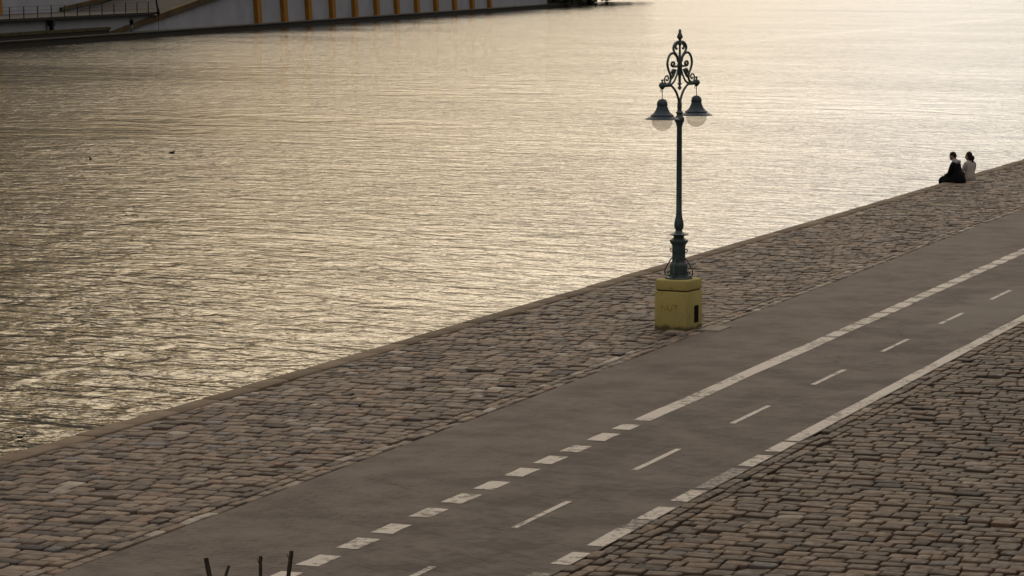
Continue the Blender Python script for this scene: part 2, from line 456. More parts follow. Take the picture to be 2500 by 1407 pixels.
LX, LY = -20.19*K, 62.93*K       # lamp pedestal centre
def skip_ped(x, y): return abs(x-LX) < .30 and abs(y-LY) < .30 or (-17.0 < x < -16.55 and 54.15 < y < 55.1)
quay = sett_rows(-21.17, lambda y: xl(y)-.34, 22, 150, .28, .295, skip_ped)
# two edging courses laid lengthwise beside the promenade
def edging(xf, y0, y1, w, ln, bright=0.0):
    cells = []; y = y0
    while y < y1:
        l = ln*rng.uniform(.75, 1.3); x = xf(y+l/2)
        if not skip_ped(x, y+l/2): cells.append((x, y+l/2, w, l, min(1, max(0, sval()+bright))))
        y += l
    return cells
quay += edging(lambda y: xl(y)-.255, 22, 150, .165, .36, .08)
quay += edging(lambda y: xl(y)-.085, 22, 150, .165, .40, .16)
tag(sett_mesh(quay, 'cobbled_quay', mat_setts), kind='structure')
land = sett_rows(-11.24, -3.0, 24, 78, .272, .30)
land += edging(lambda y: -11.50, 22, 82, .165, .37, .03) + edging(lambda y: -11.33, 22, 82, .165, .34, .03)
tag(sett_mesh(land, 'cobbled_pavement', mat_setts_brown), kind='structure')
# plain ground beyond the detailed setts
far_set = MB().add([(-2.95, -60, -.02), (60, -60, -.02), (60, 400, -.02), (-2.95, 400, -.02)], [(0,1,2,3)])
far_set.add([(-11.6, 78.3, -.02), (-2.0, 78.3, -.02), (-2.0, 400, -.02), (-11.6, 400, -.02)], [(0,1,2,3)])
far_set.add([(-21.17, 150.2, -.02), (-17.2, 150.2, -.02), (-17.2, 400, -.02), (-21.17, 400, -.02)], [(0,1,2,3)])
tag(far_set.build('pavement', simple('plain paving', (.15, .125, .1), .9, .3, 1.5)), kind='structure')

# coping stones along the water
cp = MB(); cv = []; y = 10.0
while y < 300:
    l = rng.uniform(1.0, 1.45); n0 = len(cp.f)
    dx = rng.normal(0, .006); z = rng.normal(0, .004)
    cp.bbox(-21.57+dx, -21.185, y+.010, y+l-.010, -.34, .012+z, .026); cv += [rng.random()]*(len(cp.f)-n0); y += l
o = cp.build('coping', mat_coping, smooth=True, angle=50); with_attr(o, cv); tag(o, kind='structure')
qw = MB().box(-21.50, -21.20, -60, 3000, -3.5, -.33)
tag(qw.build('quay_wall', mat_quaywall), 'damp masonry wall of the near quay rising from the river', 'wall')

# ------------------------------------------------------------------ painted markings
def strip(mb, xa, xb, y0, y1, z=-.0075, seg=2.0, wob=.004, fx=None):
    n = max(1, int(math.ceil((y1-y0)/seg))); vs = []
    for i in range(n+1):
        yy = y0 + (y1-y0)*i/n; s = fx(yy) if fx else 0
        vs += [(xa+s+rng.normal(0, wob), yy, z), (xb+s+rng.normal(0, wob), yy, z)]
    mb.add(vs, [(2*i, 2*i+1, 2*i+3, 2*i+2) for i in range(n)])
drift = lambda y: float(np.interp(y, [0, 46, 72, 400], [0, 0, -.17, -.5]))
thick = MB(); strip(thick, -14.53, -14.245, 49.73*K, 61.5*K, seg=1.2, wob=.01, fx=drift)
yy_ = 61.55*K
while yy_ < 150:
    l_ = rng.uniform(.74, .95); strip(thick, -14.53, -14.245, yy_, yy_+l_, seg=.45, wob=.009, fx=drift); yy_ += l_ + rng.uniform(.12, .26)
tag(thick.build('walkway_line', mat_paint), kind='structure')
sqs = [(34.75,35.5),(35.95,36.70),(37.22,38.0),(38.42,39.15),(39.75,40.52),(40.98,41.80),(42.25,43.0),(43.53,44.3),(44.8,45.58),(46.07,46.74),(47.33,48.16),(48.63,49.24),(33.5,34.3),(32.3,33.05)]
smb = MB()
for a, b in sqs: strip(smb, -14.525, -14.245, a*K, b*K, seg=.4, wob=.006)
tag(smb.build('square_markings', mat_paint), kind='structure')
dm = MB()
for i in range(-2, 20):
    y0 = 34.13 + i*4.549; strip(dm, -13.075, -12.985, y0, y0+1.985, seg=.7, wob=.003)
tag(dm.build('lane_dashes', mat_paint), kind='structure')
em = MB(); strip(em, -11.845, -11.622, 48.45*K, 170, seg=1.0, wob=.006)
for a, b in [(47.25,48.3),(45.7,46.85),(42.3,43.32),(40.72,41.78),(38.58,39.95),(37.2,38.08)]: strip(em, -11.845, -11.615, a*K, b*K, seg=.5, wob=.005)
tag(em.build('edge_line', mat_paint), kind='structure')
wm = MB(); strip(wm, -14.51, -14.26, 61.5*K, 150, z=-.0095, seg=1.0, wob=.012, fx=drift)
for a, b in [(43.5,45.45),(39.98,40.68),(35.6,36.6)]: strip(wm, -11.84, -11.62, a*K, b*K, z=-.0078, seg=.5, wob=.012)
tag(wm.build('worn_edge_line', mat_paint_worn), kind='structure')

# ------------------------------------------------------------------ street lamp
def iron_material():
    M = NT('dark green painted iron')
    n = M.noise(7, 5, .6)
    c = M.mix(M.rng(n, .35, .7), (.042, .074, .080), (.075, .112, .112))
    c = M.mix(M.rng(M.noise(25, 4, .7), .62, .72, 0, .6), c, (.06, .045, .03))
    M.b.inputs['Specular IOR Level'].default_value = .5
    return M.fin(c, M.rng(n, .3, .7, .38, .55), M.bump(M.noise(60, 3), .25, .003))
mat_iron = iron_material()
def ochre_material():
    M = NT('yellow lime wash')
    n = M.noise(2.5, 6, .65); n2 = M.noise(11, 5, .7)
    c = M.mix(M.rng(n, .35, .7), (.47, .40, .13), (.40, .345, .14))
    c = M.mix(M.rng(n2, .58, .72, 0, .75), c, (.22, .17, .06))
    c = M.mix(M.rng(M.noise(1.3, 4, .6, M.mapping(scale=(2.2, 2.2, .8))), .55, .7, 0, .5), c, (.36, .30, .15))
    sp = M.n('ShaderNodeSeparateXYZ'); M.put(sp.inputs[0], M.tc)
    low = M.rng(M.math('ADD', sp.outputs['Z'], M.math('MULTIPLY', M.noise(5, 4, .6), .20)), .19, .12)
    c = M.mix(M.math('MULTIPLY', low, .85), c, (.085, .062, .04))
    return M.fin(c, .85, M.bump(n2, .5, .012))
mat_ochre = ochre_material()
mat_black = simple('black opening', (.004, .004, .004), .9, .1)
mat_globe = None
def globe_material():
    M = NT('opal white glass')
    n = M.noise(4, 3); c = M.mix(n, (.93, .92, .89), (.97, .96, .94))
    d = M.n('ShaderNodeBsdfDiffuse'); t = M.n('ShaderNodeBsdfTranslucent'); mx = M.n('ShaderNodeMixShader'); gl = M.n('ShaderNodeBsdfGlossy')
    M.put(d.inputs[0], c); M.put(t.inputs[0], c); mx.inputs[0].default_value = .62
    M.t.links.new(d.outputs[0], mx.inputs[1]); M.t.links.new(t.outputs[0], mx.inputs[2])
    tp = M.n('ShaderNodeBsdfTransparent'); tp.inputs[0].default_value = (1, .985, .95, 1); m3 = M.n('ShaderNodeMixShader'); m3.inputs[0].default_value = .74
    M.t.links.new(mx.outputs[0], m3.inputs[1]); M.t.links.new(tp.outputs[0], m3.inputs[2]); mx = m3
    m2 = M.n('ShaderNodeMixShader'); m2.inputs[0].default_value = .05; gl.inputs['Roughness'].default_value = .2
    M.t.links.new(mx.outputs[0], m2.inputs[1]); M.t.links.new(gl.outputs[0], m2.inputs[2])
    M.t.links.new(m2.outputs[0], M.t.nodes['Material Output'].inputs[0])
    return M.m
mat_globe = globe_material()
mat_shade = simple('blue grey enamelled shade', (.060, .082, .105), .42, .25, 9, bump=.15, bd=.004)

lamp = empty('street_lamp', (LX, LY, 0), math.radians(-4.5))
tag(lamp, 'ornate dark green two arm street lamp on a yellow stone pedestal by the quay', 'street lamp')
PR = math.radians(-3.0)
def rotz(mb, a):
    c, s = math.cos(a), math.sin(a); mb.v = [(x*c-y*s, x*s+y*c, z) for x, y, z in mb.v]; return mb
W = .386
pb = MB().bbox(-W-.005, W+.005, -W-.005, W+.005, -.04, .82, .022)
ped = rotz(pb, PR).build('pedestal', mat_ochre, lamp, smooth=True, k=K)
cb = MB().bbox(-W+.0, W-.0, -W+.0, W-.0, .84, 1.07, .030)
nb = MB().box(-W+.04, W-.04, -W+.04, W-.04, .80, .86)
rotz(cb, PR).build('pedestal_cap', mat_ochre, ped, smooth=True, k=K)
rotz(nb, PR).build('recessed_joint', simple('dark joint', (.06, .05, .02), .9), ped, k=K)  # dark recessed strip between pedestal body and cap
hb = MB().box(W-.02, W+.009, -.035, .185, .13, .50)
rotz(hb, PR).build('access_hatch', mat_black, ped, k=K)
cu = bpy.data.curves.new('faint_writing', 'FONT'); cu.body = 'NUT'; cu.size = .20*K; cu.extrude = .0005; cu.align_x = 'CENTER'
cu.materials.append(simple('faded paint writing', (.38, .30, .085), .9, .3, 12))
tmp_ = bpy.data.objects.new('tmp', cu); col.objects.link(tmp_); bpy.context.view_layer.update()
me_ = bpy.data.meshes.new_from_object(tmp_.evaluated_get(bpy.context.evaluated_depsgraph_get())); me_.name = 'faint_writing'
bpy.data.objects.remove(tmp_); wr_ = bpy.data.objects.new('faint_writing', me_); col.objects.link(wr_); wr_.parent = ped
wr_.matrix_parent_inverse = Matrix.Identity(4)
wr_.location = (math.sin(PR)*(W+.008)*K - .03, -math.cos(PR)*(W+.008)*K, .40*K); wr_.rotation_euler = (PI/2, 0, PR)
# base plate, octagonal foot, shaft, rings, pole
bp = MB().lathe([(.30, 1.065), (.30, 1.095), (.285, 1.11), (.20, 1.115)], 8, ph=PI/8)
bp.build('base_plate', mat_iron, lamp, k=K)
ft = MB().lathe([(.205, 1.045), (.20, 1.08), (.19, 1.09), (.19, 1.30), (.175, 1.335), (.15, 1.37), (.143, 1.42), (.143, 1.72), (.15, 1.745), (.185, 1.79), (.20, 1.83), (.195, 1.85), (.15, 1.875), (.115, 1.905), (.112, 1.935), (.20, 1.96), (.215, 1.975), (.13, 2.005), (.085, 2.03), (.07, 2.06)], 8, ph=PI/8)
ft.v = [(x, y, z+.06) for x, y, z in ft.v]
ft.build('lamp_foot', mat_iron, lamp, k=K)
for k in range(8):            # raised panels on the foot
    rotz(MB().box(.172, .181, -.035, .035, 1.18, 1.34), k*PI/4).build('panel', mat_iron, lamp, k=K)
    rotz(MB().box(.128, .136, -.03, .03, 1.50, 1.76), k*PI/4).build('panel', mat_iron, lamp, k=K)
pl = MB().lathe([(.062, 2.10), (.075, 2.13), (.098, 2.18), (.105, 2.23), (.10, 2.29), (.08, 2.37), (.066, 2.46), (.063, 2.49), (.068, 2.505), (.062, 2.52), (.056, 4.36), (.072, 4.40), (.075, 4.44), (.105, 4.48), (.108, 4.53), (.092, 4.57), (.062, 4.60), (.062, 4.645), (.082, 4.655), (.084, 4.67), (.055, 4.69), (.046, 4.73), (.045, 4.80), (.042, 4.86), (.03, 4.92)], 20)
pl.build('pole', mat_iron, lamp, smooth=True, k=K, angle=50)
# scroll brackets round the foot (in four directions)
for k in range(4):
    pts = [(.15, 0, 1.47), (.19, 0, 1.43), (.26, 0, 1.32), (.315, 0, 1.22), (.325, 0, 1.14), (.29, 0, 1.085), (.24, 0, 1.075), (.20, 0, 1.12), (.205, 0, 1.165), (.235, 0, 1.18), (.258, 0, 1.155), (.25, 0, 1.125), (.232, 0, 1.125)]
    b = MB().tube(crom(pts, 5), .0135, 6)
    b.tube(crom([(.14, 0, 1.62), (.175, 0, 1.60), (.20, 0, 1.63), (.195, 0, 1.665), (.17, 0, 1.665), (.165, 0, 1.645)], 5), .011, 6)
    b.v = [(x, y, z+.045) for x, y, z in b.v]
    rotz(b, k*PI/2).build('scroll_bracket', mat_iron, lamp, smooth=True, k=K, angle=180)

# the head: everything lies in the plane of the two arms (local Y-Z)
HX = .0051
def hp(dx, yc):               # ornament plan -> local point (u units)
    return (0, dx*HX, (750 - .2132*yc)/112.75)
def orn(pts, r, n=6, side=1, k=5, flat=1.0):
    return crom([(p[0], p[1]*side, p[2]) for p in [hp(*q) for q in pts]], k), r
head = MB()
def put(pts, r, both=True, n=6, mb=None):
    for s in ((1, -1) if both else (1,)):
        c, rr = orn(pts, r, side=s)
        (mb or head).tube(c, rr if not isinstance(rr, tuple) else [rr[0]+(rr[1]-rr[0])*i/(len(c)-1) for i in range(len(c))], n)
arm = MB()
put([(0, 990), (6, 930), (16, 880), (40, 810), (75, 755), (105, 728), (140, 722), (190, 724)], (.030, .020), n=8, mb=arm)
arm.lathe([(.045, 4.74), (.052, 4.78), (.05, 4.86), (.035, 4.93)], 12)
arm.build('lamp_arms', mat_iron, lamp, smooth=True, k=K, angle=180)
# stem, pendant and finial
st = MB().lathe([(.004, hp(0,797)[2]), (.028, hp(0,782)[2]), (.048, hp(0,768)[2]), (.03, hp(0,752)[2]), (.018, hp(0,742)[2]), (.03, hp(0,732)[2]), (.054, hp(0,722)[2]), (.03, hp(0,710)[2]), (.028, hp(0,690)[2]), (.03, hp(0,650)[2]), (.045, hp(0,600)[2]), (.05, hp(0,545)[2]), (.062, hp(0,520)[2]), (.05, hp(0,495)[2]), (.05, hp(0,440)[2]), (.028, hp(0,415)[2]), (.022, hp(0,300)[2]), (.03, hp(0,280)[2]), (.055, hp(0,262)[2]), (.035, hp(0,245)[2]), (.022, hp(0,232)[2]), (.036, hp(0,215)[2]), (.066, hp(0,195)[2]), (.066, hp(0,186)[2]), (.045, hp(0,160)[2]), (.026, hp(0,135)[2]), (.03, hp(0,120)[2]), (.02, hp(0,106)[2]), (.004, hp(0,101)[2])], 14)
st.build('finial_stem', mat_iron, lamp, smooth=True, k=K, angle=60)
# scrollwork
put([(0, 243), (28, 246), (52, 262), (68, 292), (70, 325), (58, 362), (38, 392), (24, 425), (22, 470)], 0.0282)
put([(4, 258), (22, 262), (40, 280), (46, 305), (40, 325), (30, 318)], 0.0230)
put([(22, 450), (34, 410), (58, 378), (85, 370), (112, 392), (130, 440), (135, 500), (122, 560), (104, 610), (100, 660), (112, 705), (135, 724)], 0.0282)
put([(0, 520), (40, 522), (66, 522), (88, 510), (92, 488), (80, 472), (64, 476), (58, 496), (70, 508)], 0.0256)
put([(20, 560), (26, 600), (40, 640), (62, 690), (95, 724)], 0.0230)
put([(100, 655), (82, 640), (66, 610), (60, 575), (72, 560), (84, 580), (78, 600)], 0.0307)
put([(45, 560), (58, 600), (80, 625)], 0.0256)
put([(118, 700), (145, 712), (162, 690), (166, 655), (152, 625), (134, 622), (124, 645), (130, 670), (144, 672), (146, 656)], 0.0179)
head.build('scrollwork', mat_iron, lamp, smooth=True, k=K, angle=180)
for s in (1, -1):
    cy = 190*HX*s; zc = hp(0, 726)[2]
    bb = MB().lathe([(.005, zc-.085), (.03, zc-.075), (.05, zc-.05), (.078, zc-.01), (.082, zc+.02), (.062, zc+.035), (.07, zc+.05), (.03, zc+.065), (.014, zc+.085), (.026, zc+.105), (.028, zc+.12), (.012, zc+.135)], 10, c=(0, cy))
    for q in range(5):
        yy = s*(110*HX + (75*HX)*q/5); bb.ball((0, yy, zc+.004*((q % 2)*2-1)), .042+.006*(q % 2), 8, 6, (1, 1.15, .95))
    bb.build('leaf_boss', mat_iron, lamp, smooth=True, k=K, angle=60)
    ln = empty('lantern', (0, cy*K, 4.572*K)); ln.parent = lamp
    hk = MB().tube([(0,0,.38), (0,0,.60), (0,0,.64)], .009, 6)
    hk.tube(crom([(0, .0, .60), (0, -.07*1, .58), (0, -.11, .61), (0, -.08, .635), (0,-.05,.62)], 4), .006, 5)
    hk.build('hanger', mat_iron, ln, k=K)
    sh = MB().lathe([(.02, .43), (.055, .42), (.09, .39), (.112, .345), (.116, .30), (.108, .265), (.118, .255), (.122, .24), (.135, .20), (.165, .145), (.21, .105), (.232, .09), (.245, .085), (.247, .066), (.242, .06), (.30, .035), (.355, .006), (.368, -.003), (.364, -.010), (.30, .018), (.235, .035), (.20, .02)], 32)
    sh.build('lamp_shade', mat_shade, ln, smooth=True, k=K, angle=35)
    gl = MB(); R = .225
    prof = [(R*math.cos(a), -.035 + R*math.sin(a)*.98) for a in [math.radians(t) for t in range(-88, 16, 8)]]
    gl.lathe(prof, 32); gl.build('globe', mat_globe, ln, smooth=True, k=K, angle=80)

slab = MB().bbox(-17.02, -16.60, 54.2, 55.05, -.05, .008, .015)
tag(slab.build('stone_slab', simple('pale concrete', (.27, .24, .20), .85, .2, 5)), 'pale concrete slab set in the paving beside the lamp pedestal', 'paving slab')

# ------------------------------------------------------------------ far bank
A = Vector((-160.6, 273.8)); dv = Vector((-.17103, .98527)); nv = Vector((-.98527, -.17103))
frame = Matrix(((dv.x, nv.x, 0, A.x), (dv.y, nv.y, 0, A.y), (0, 0, 1, 0), (0, 0, 0, 1)))
def far_place(mb):
    mb.v = [tuple(frame @ Vector(p)) for p in mb.v]; return mb
mat_white = simple('whitewashed embankment', (.31, .335, .385), .85, .12, .25, bump=.3, bd=.02)
def far_ochre():
    M = NT('ochre painted trim'); n = M.noise(.8, 5, .6)
    return M.fin(M.mix(M.rng(n, .35, .7), (.33, .155, .015), (.25, .115, .015)), .85)
mat_ochre2 = far_ochre()
mat_ramp = simple('stained ochre kerb', (.085, .058, .022), .9, .4, .3)
mat_olive = simple('mossy ledge', (.055, .05, .022), .9, .4, .8)
mat_dark = simple('wet dark stone', (.018, .017, .014), .7, .3, .6)
mat_walk = simple('grey walkway', (.055, .050, .045), .9, .2, .4)
mat_rail = simple('dark railing iron', (.012, .013, .014), .5, .2, 3)

fq = far_place(MB().box(-150, 345, 0, 2.2, -3.0, -.98))
tag(fq.build('far_quay', mat_dark), 'low dark quay running along the foot of the white wall', 'quay')
fw = far_place(MB().box(-150, 345, -.1, 2.2, -.98, -.85))
tag(fw.build('far_walk', mat_walk), kind='structure')
fb = far_place(MB().box(150, 345, 2.3, 900, -3, 7.5).loft([[(345, 2.3, -3), (345, 900, -3), (345, 900, 7.5), (345, 2.3, 5.0)], [(395, 4, -3), (395, 900, -3), (395, 900, 4), (395, 6, .5)], [(450, 14, -3), (450, 900, -3), (450, 900, 1), (450, 16, -1.6)]]).box(-150, 150, 13.9, 900, -3, 9.0))
hl = MB(); hl.loft([[(-500, 18, 9), (150, 18, 9), (150, 900, 9), (-500, 900, 9)], [(-500, 26, 21), (128, 26, 21), (110, 900, 21), (-500, 900, 21)], [(-500, 60, 34), (90, 60, 34), (60, 900, 34), (-500, 900, 34)]])  # raised ground out of view, added to darken reflections in the far-left water
tag(far_place(hl).build('unseen_hill', mat_olive), kind='structure')
tag(fb.build('far_ground', mat_olive), kind='structure')

wall = empty('embankment_wall', (0, 0, 0))
tag(wall, 'long white embankment wall with ochre buttresses across the river', 'wall')
def sl(s): return -.72 + (s-41.3)*.0941
ss = [41.3, 57, 75, 100, 134, 320]
vs = []
for s in ss:
    zt = min(sl(s), 8.0); vs += [(s, 2.0, -.86), (s, 2.0 + .06*(zt+.86), zt), (s, 4.2, zt), (s, 4.2, -.86)]
fs = []
for i in range(len(ss)-1):
    for j in range(3): fs.append((4*i+j, 4*i+4+j, 4*i+5+j, 4*i+1+j))
fs.append((0, 1, 2, 3)); b0 = 4*(len(ss)-1); fs.append((b0+3, b0+2, b0+1, b0))
far_place(MB().add(vs, fs)).build('wall', mat_white, wall)
far_place(MB().box(-150, 58, 2.0, 2.6, -.86, 1.14)).build('lower_wall', mat_white, wall)
# sloping painted band that climbs with the ramp
bd = []
for s in (38, 45, 57, 75, 100, 134):
    z1 = sl(s)+.10; z0 = max(-.84, z1-.50 - .003*s)
    bd += [(s, 1.72, z0), (s, 1.72, z1), (s, 2.3, z1), (s, 2.3, z0)]
far_place(MB().add(bd, [(4*i+j, 4*i+4+j, 4*i+4+(j+1) % 4, 4*i+(j+1) % 4) for i in range(5) for j in range(4)])).build('ramp_band', mat_ramp, wall)
rs = []
for s in (57, 75, 100, 134, 150): rs += [(s, 2.2, min(sl(s), 8)+.05), (s, 13.4, min(sl(s), 8)+.05)]
far_place(MB().add(rs, [(2*i, 2*i+2, 2*i+3, 2*i+1) for i in range(4)])).build('ramp_surface', mat_walk, wall)
for s in [102.9, 116.3, 129.5, 143.2, 156.9, 170.9, 184.8, 199.3, 214, 229, 244, 259.6]:
    b = MB(); z1 = min(8.2, sl(s)+.05) if s < 134 else 8.2
    r0 = [(s-1.0, 1.45, -.85), (s+1.0, 1.45, -.85), (s+1.0, 2.2, -.85), (s-1.0, 2.2, -.85)]
    r1 = [(x, t + .06*(z1+.85), z1) for x, t, _ in r0]
    b.loft([r0, r1]); far_place(b).build('buttress', mat_ochre2, wall)
# upper wall behind the deck
uw = MB(); r0 = [(-150, 13.3, 1.0), (150, 13.3, 1.0), (150, 14, 1.0), (-150, 14, 1.0)]
uw.loft([r0, [(x, t+.5, 9.4) for x, t, _ in r0]]); far_place(uw).build('upper_wall', mat_white, wall)
for s in (-12.0, 44.5-12, 4.0):
    pass
for s in (-28, -4.5, 33.8):
    b = MB(); r0 = [(s-1.0, 12.7, 1.1), (s+1.3, 12.7, 1.1), (s+1.3, 13.4, 1.1), (s-1.0, 13.4, 1.1)]
    b.loft([r0, [(x, t+.5, 9.3) for x, t, _ in r0]]); far_place(b).build('buttress', mat_ochre2, wall)
ub = []
for s in (56, 80, 110, 150):
    z = 1.5 + (s-56)*.066; ub += [(s, 13.0, z-.1), (s, 13.0, z+.36), (s, 13.6, z+.36), (s, 13.6, z-.1)]
far_place(MB().add(ub, [(4*i+j, 4*i+4+j, 4*i+4+(j+1) % 4, 4*i+(j+1) % 4) for i in range(3) for j in range(4)])).build('upper_band', mat_ramp, wall)
far_place(MB().box(-150, 38.0, 1.0, 2.05, -.86, -.42)).build('ledge_base', mat_dark, wall)
far_place(MB().box(-150, 38.2, .92, 2.0, -.42, -.10)).build('ledge', mat_olive, wall)
dk = empty('railed_deck', (0, 0, 0)); tag(dk, 'flat grey deck with thin iron railing in front of the upper wall', 'deck')
far_place(MB().box(-150, 58, 1.5, 13.25, 1.15, 1.33)).build('deck_slab', mat_walk, dk)
far_place(MB().box(-150, 58.2, 1.38, 1.5, 1.08, 1.34)).build('deck_edge', mat_dark, dk)
for i in range(-8, 14):
    s = 7.2 + 4.27*(i-1)
    if s < -30 or s > 56.5: continue
    far_place(MB().box(s-.045, s+.045, 1.52, 1.61, 1.33, 2.58)).build('railing_post', mat_rail, dk)
rr = MB()
for z in (2.55, 2.15, 1.75): rr.box(-31, 56.5, 1.55, 1.58, z-.015, z+.015)
far_place(rr).build('railing', mat_rail, dk)
bn = empty('litter_bin', tuple(frame @ Vector((19.75, 1.45, -.10))), math.atan2(dv.y, dv.x)); tag(bn, 'black litter bin on a short post below the railed deck', 'bin')
MB().loft([[(-.34,-.30,.42),(.34,-.30,.42),(.34,.30,.42),(-.34,.30,.42)], [(-.40,-.34,1.0),(.40,-.34,1.0),(.40,.34,1.0),(-.40,.34,1.0)]]).build('bin_body', mat_rail, bn)
MB().box(-.43, .43, -.37, .37, 1.0, 1.05).build('bin_rim', mat_rail, bn)
MB().box(-.26, .26, -.2, .2, 0, .42).build('post', mat_rail, bn)
po = empty('leaning_pole', tuple(frame @ Vector((57.3, 1.35, -.86)))); tag(po, 'dark leaning pole with a pointed foot at the end of the deck', 'pole')
q = MB().tube([(-.35, .0, 5.6), (-.32, 0, 4.2), (-.22, 0, 3.6), (-.12, 0, 2.9), (0, 0, 2.5)], [.13, .13, .11, .12, .17], 8).build('shaft', mat_rail, po)
MB().tube([(0, 0, 2.5), (.04, 0, 2.15), (.05, 0, 1.55)], [.17, .19, .02], 8).build('pointed_foot', mat_rail, po)
MB().tube([(.05, 0, 1.6), (.05, 0, 0)], .03, 6).build('stay', mat_rail, po)

# trees and scrub past the end of the white wall
def leaf_mat(name, c1, c2):
    M = NT(name); at = M.n('ShaderNodeAttribute', attribute_name='stone')
    return M.fin(M.mix(at.outputs['Fac'], c1, c2), .7)
mat_leaf = leaf_mat('dark river foliage', (.025, .042, .03), (.06, .085, .05))
mat_bark = simple('dark bark', (.045, .035, .026), .9, .3, 10)
def crown_mesh(n, cx, cy, cz, rx, ry, rz, size, mat, parent):
    v = rng.normal(0, 1, (n, 3)); v /= np.linalg.norm(v, axis=1)[:, None]
    v *= (rng.random(n)**.4)[:, None]
    v *= (1 + .25*np.sin(5*v[:, 0:1]*3) * np.cos(4*v[:, 1:2]*3))
    P = v*np.array([rx, ry, rz]) + np.array([cx, cy, cz])
    a = rng.normal(0, 1, (n, 3)); a /= np.linalg.norm(a, axis=1)[:, None]
    b = np.cross(a, rng.normal(0, 1, (n, 3))); b /= np.linalg.norm(b, axis=1)[:, None]
    s = size*rng.uniform(.6, 1.4, (n, 1))
    V = np.concatenate([P-a*s-b*s*.5, P+a*s-b*s*.5, P+a*s*.8+b*s*.6, P-a*s*.8+b*s*.6], 1).reshape(-1, 3)
    me = bpy.data.meshes.new('crown'); me.from_pydata(V.tolist(), [], [tuple(range(4*i, 4*i+4)) for i in range(n)])
    me.materials.append(mat); o = bpy.data.objects.new('crown', me); col.objects.link(o); o.parent = parent
    with_attr(o, rng.random(n)); return o
labels = ['bushy dark tree nearest the end of the white wall', 'second dark tree beyond the white wall', 'tall dark tree in the middle of the far row', 'dark tree right of the middle of the far row', 'dark tree near the end of the far row', 'last dark tree of the far row']
for i, s in enumerate((330, 350, 368, 386, 404, 424)):
    base = frame @ Vector((s, 6 + rng.uniform(0, 3), -.9))
    t = empty('bank_tree', tuple(base)); tag(t, labels[i], 'tree', 'trees on the far bank')
    MB().tube([(0,0,-.5), (.1,0,3), (0,.2,6)], [.5, .35, .2], 8).build('trunk', mat_bark, t)
    crown_mesh(2400, 0, 0, 4.2, 10, 16, 5.2-i*.35, .5, mat_leaf, t)

# a distant wooded shore closes the reach of the river
ds = MB(); vs = []
for i in range(60):
    x = -1400 + i*42; h = 9 + 5*math.sin(i*1.7) + 3*math.sin(i*.61)
    vs += [(x, 2200 + 60*math.sin(i*.3), -3), (x, 2205 + 60*math.sin(i*.3), h), (x, 2320 + 60*math.sin(i*.3), h*.8), (x, 2500, -3)]
ds.add(vs, [(4*i+j, 4*i+4+j, 4*i+5+j, 4*i+1+j) for i in range(59) for j in range(3)])
tag(ds.build('distant_shore', simple('hazy wooded shore', (.05, .06, .045), .9)), kind='structure')

# ------------------------------------------------------------------ people
mat_skin = simple('skin', (.42, .26, .18), .6, .1, 20)
mat_hair = simple('dark brown hair', (.018, .011, .008), .6, .3, 40)
mat_coat = simple('black wool coat', (.006, .006, .008), .95, .3, 25)
mat_jacket = simple('pale grey jacket', (.44, .40, .39), .9, .12, 12)
mat_trouser = simple('black trousers', (.008, .008, .010), .9, .3, 25)
mat_hood = simple('lilac grey hood', (.34, .33, .40), .9, .12, 20)

def skin_body(name, joints, edges, mat, parent, sub=1):
    names = list(joints); idx = {n: i for i, n in enumerate(names)}
    me = bpy.data.meshes.new(name)
    me.from_pydata([joints[n][0] for n in names], [(idx[a], idx[b]) for a, b in edges], [])
    o = bpy.data.objects.new(name, me); col.objects.link(o); o.parent = parent
    md = o.modifiers.new('skin', 'SKIN'); md.use_smooth_shade = True; md.branch_smoothing = .3
    for n, sv in zip(names, me.skin_vertices[0].data):
        r = joints[n][1]; sv.radius = (r, r) if not isinstance(r, tuple) else r
    me.skin_vertices[0].data[0].use_root = True
    sd = o.modifiers.new('sub', 'SUBSURF'); sd.levels = sub; sd.render_levels = sub
    me.materials.append(mat)
    return o

def ring(c, rx, ry, n=18, yaw=0, nod=0, p=1.0, bump=None):
    """ellipse round c; local x = facing direction, y = side"""
    pts = []
    for i in range(n):
        a = 2*PI*i/n; x = rx*math.copysign(abs(math.cos(a))**p, math.cos(a)); y = ry*math.copysign(abs(math.sin(a))**p, math.sin(a))
        if bump: x += bump(a); 
        xx = x*math.cos(yaw)-y*math.sin(yaw); yy = x*math.sin(yaw)+y*math.cos(yaw)
        pts.append((c[0]+xx, c[1]+yy, c[2]+x*nod))
    return pts

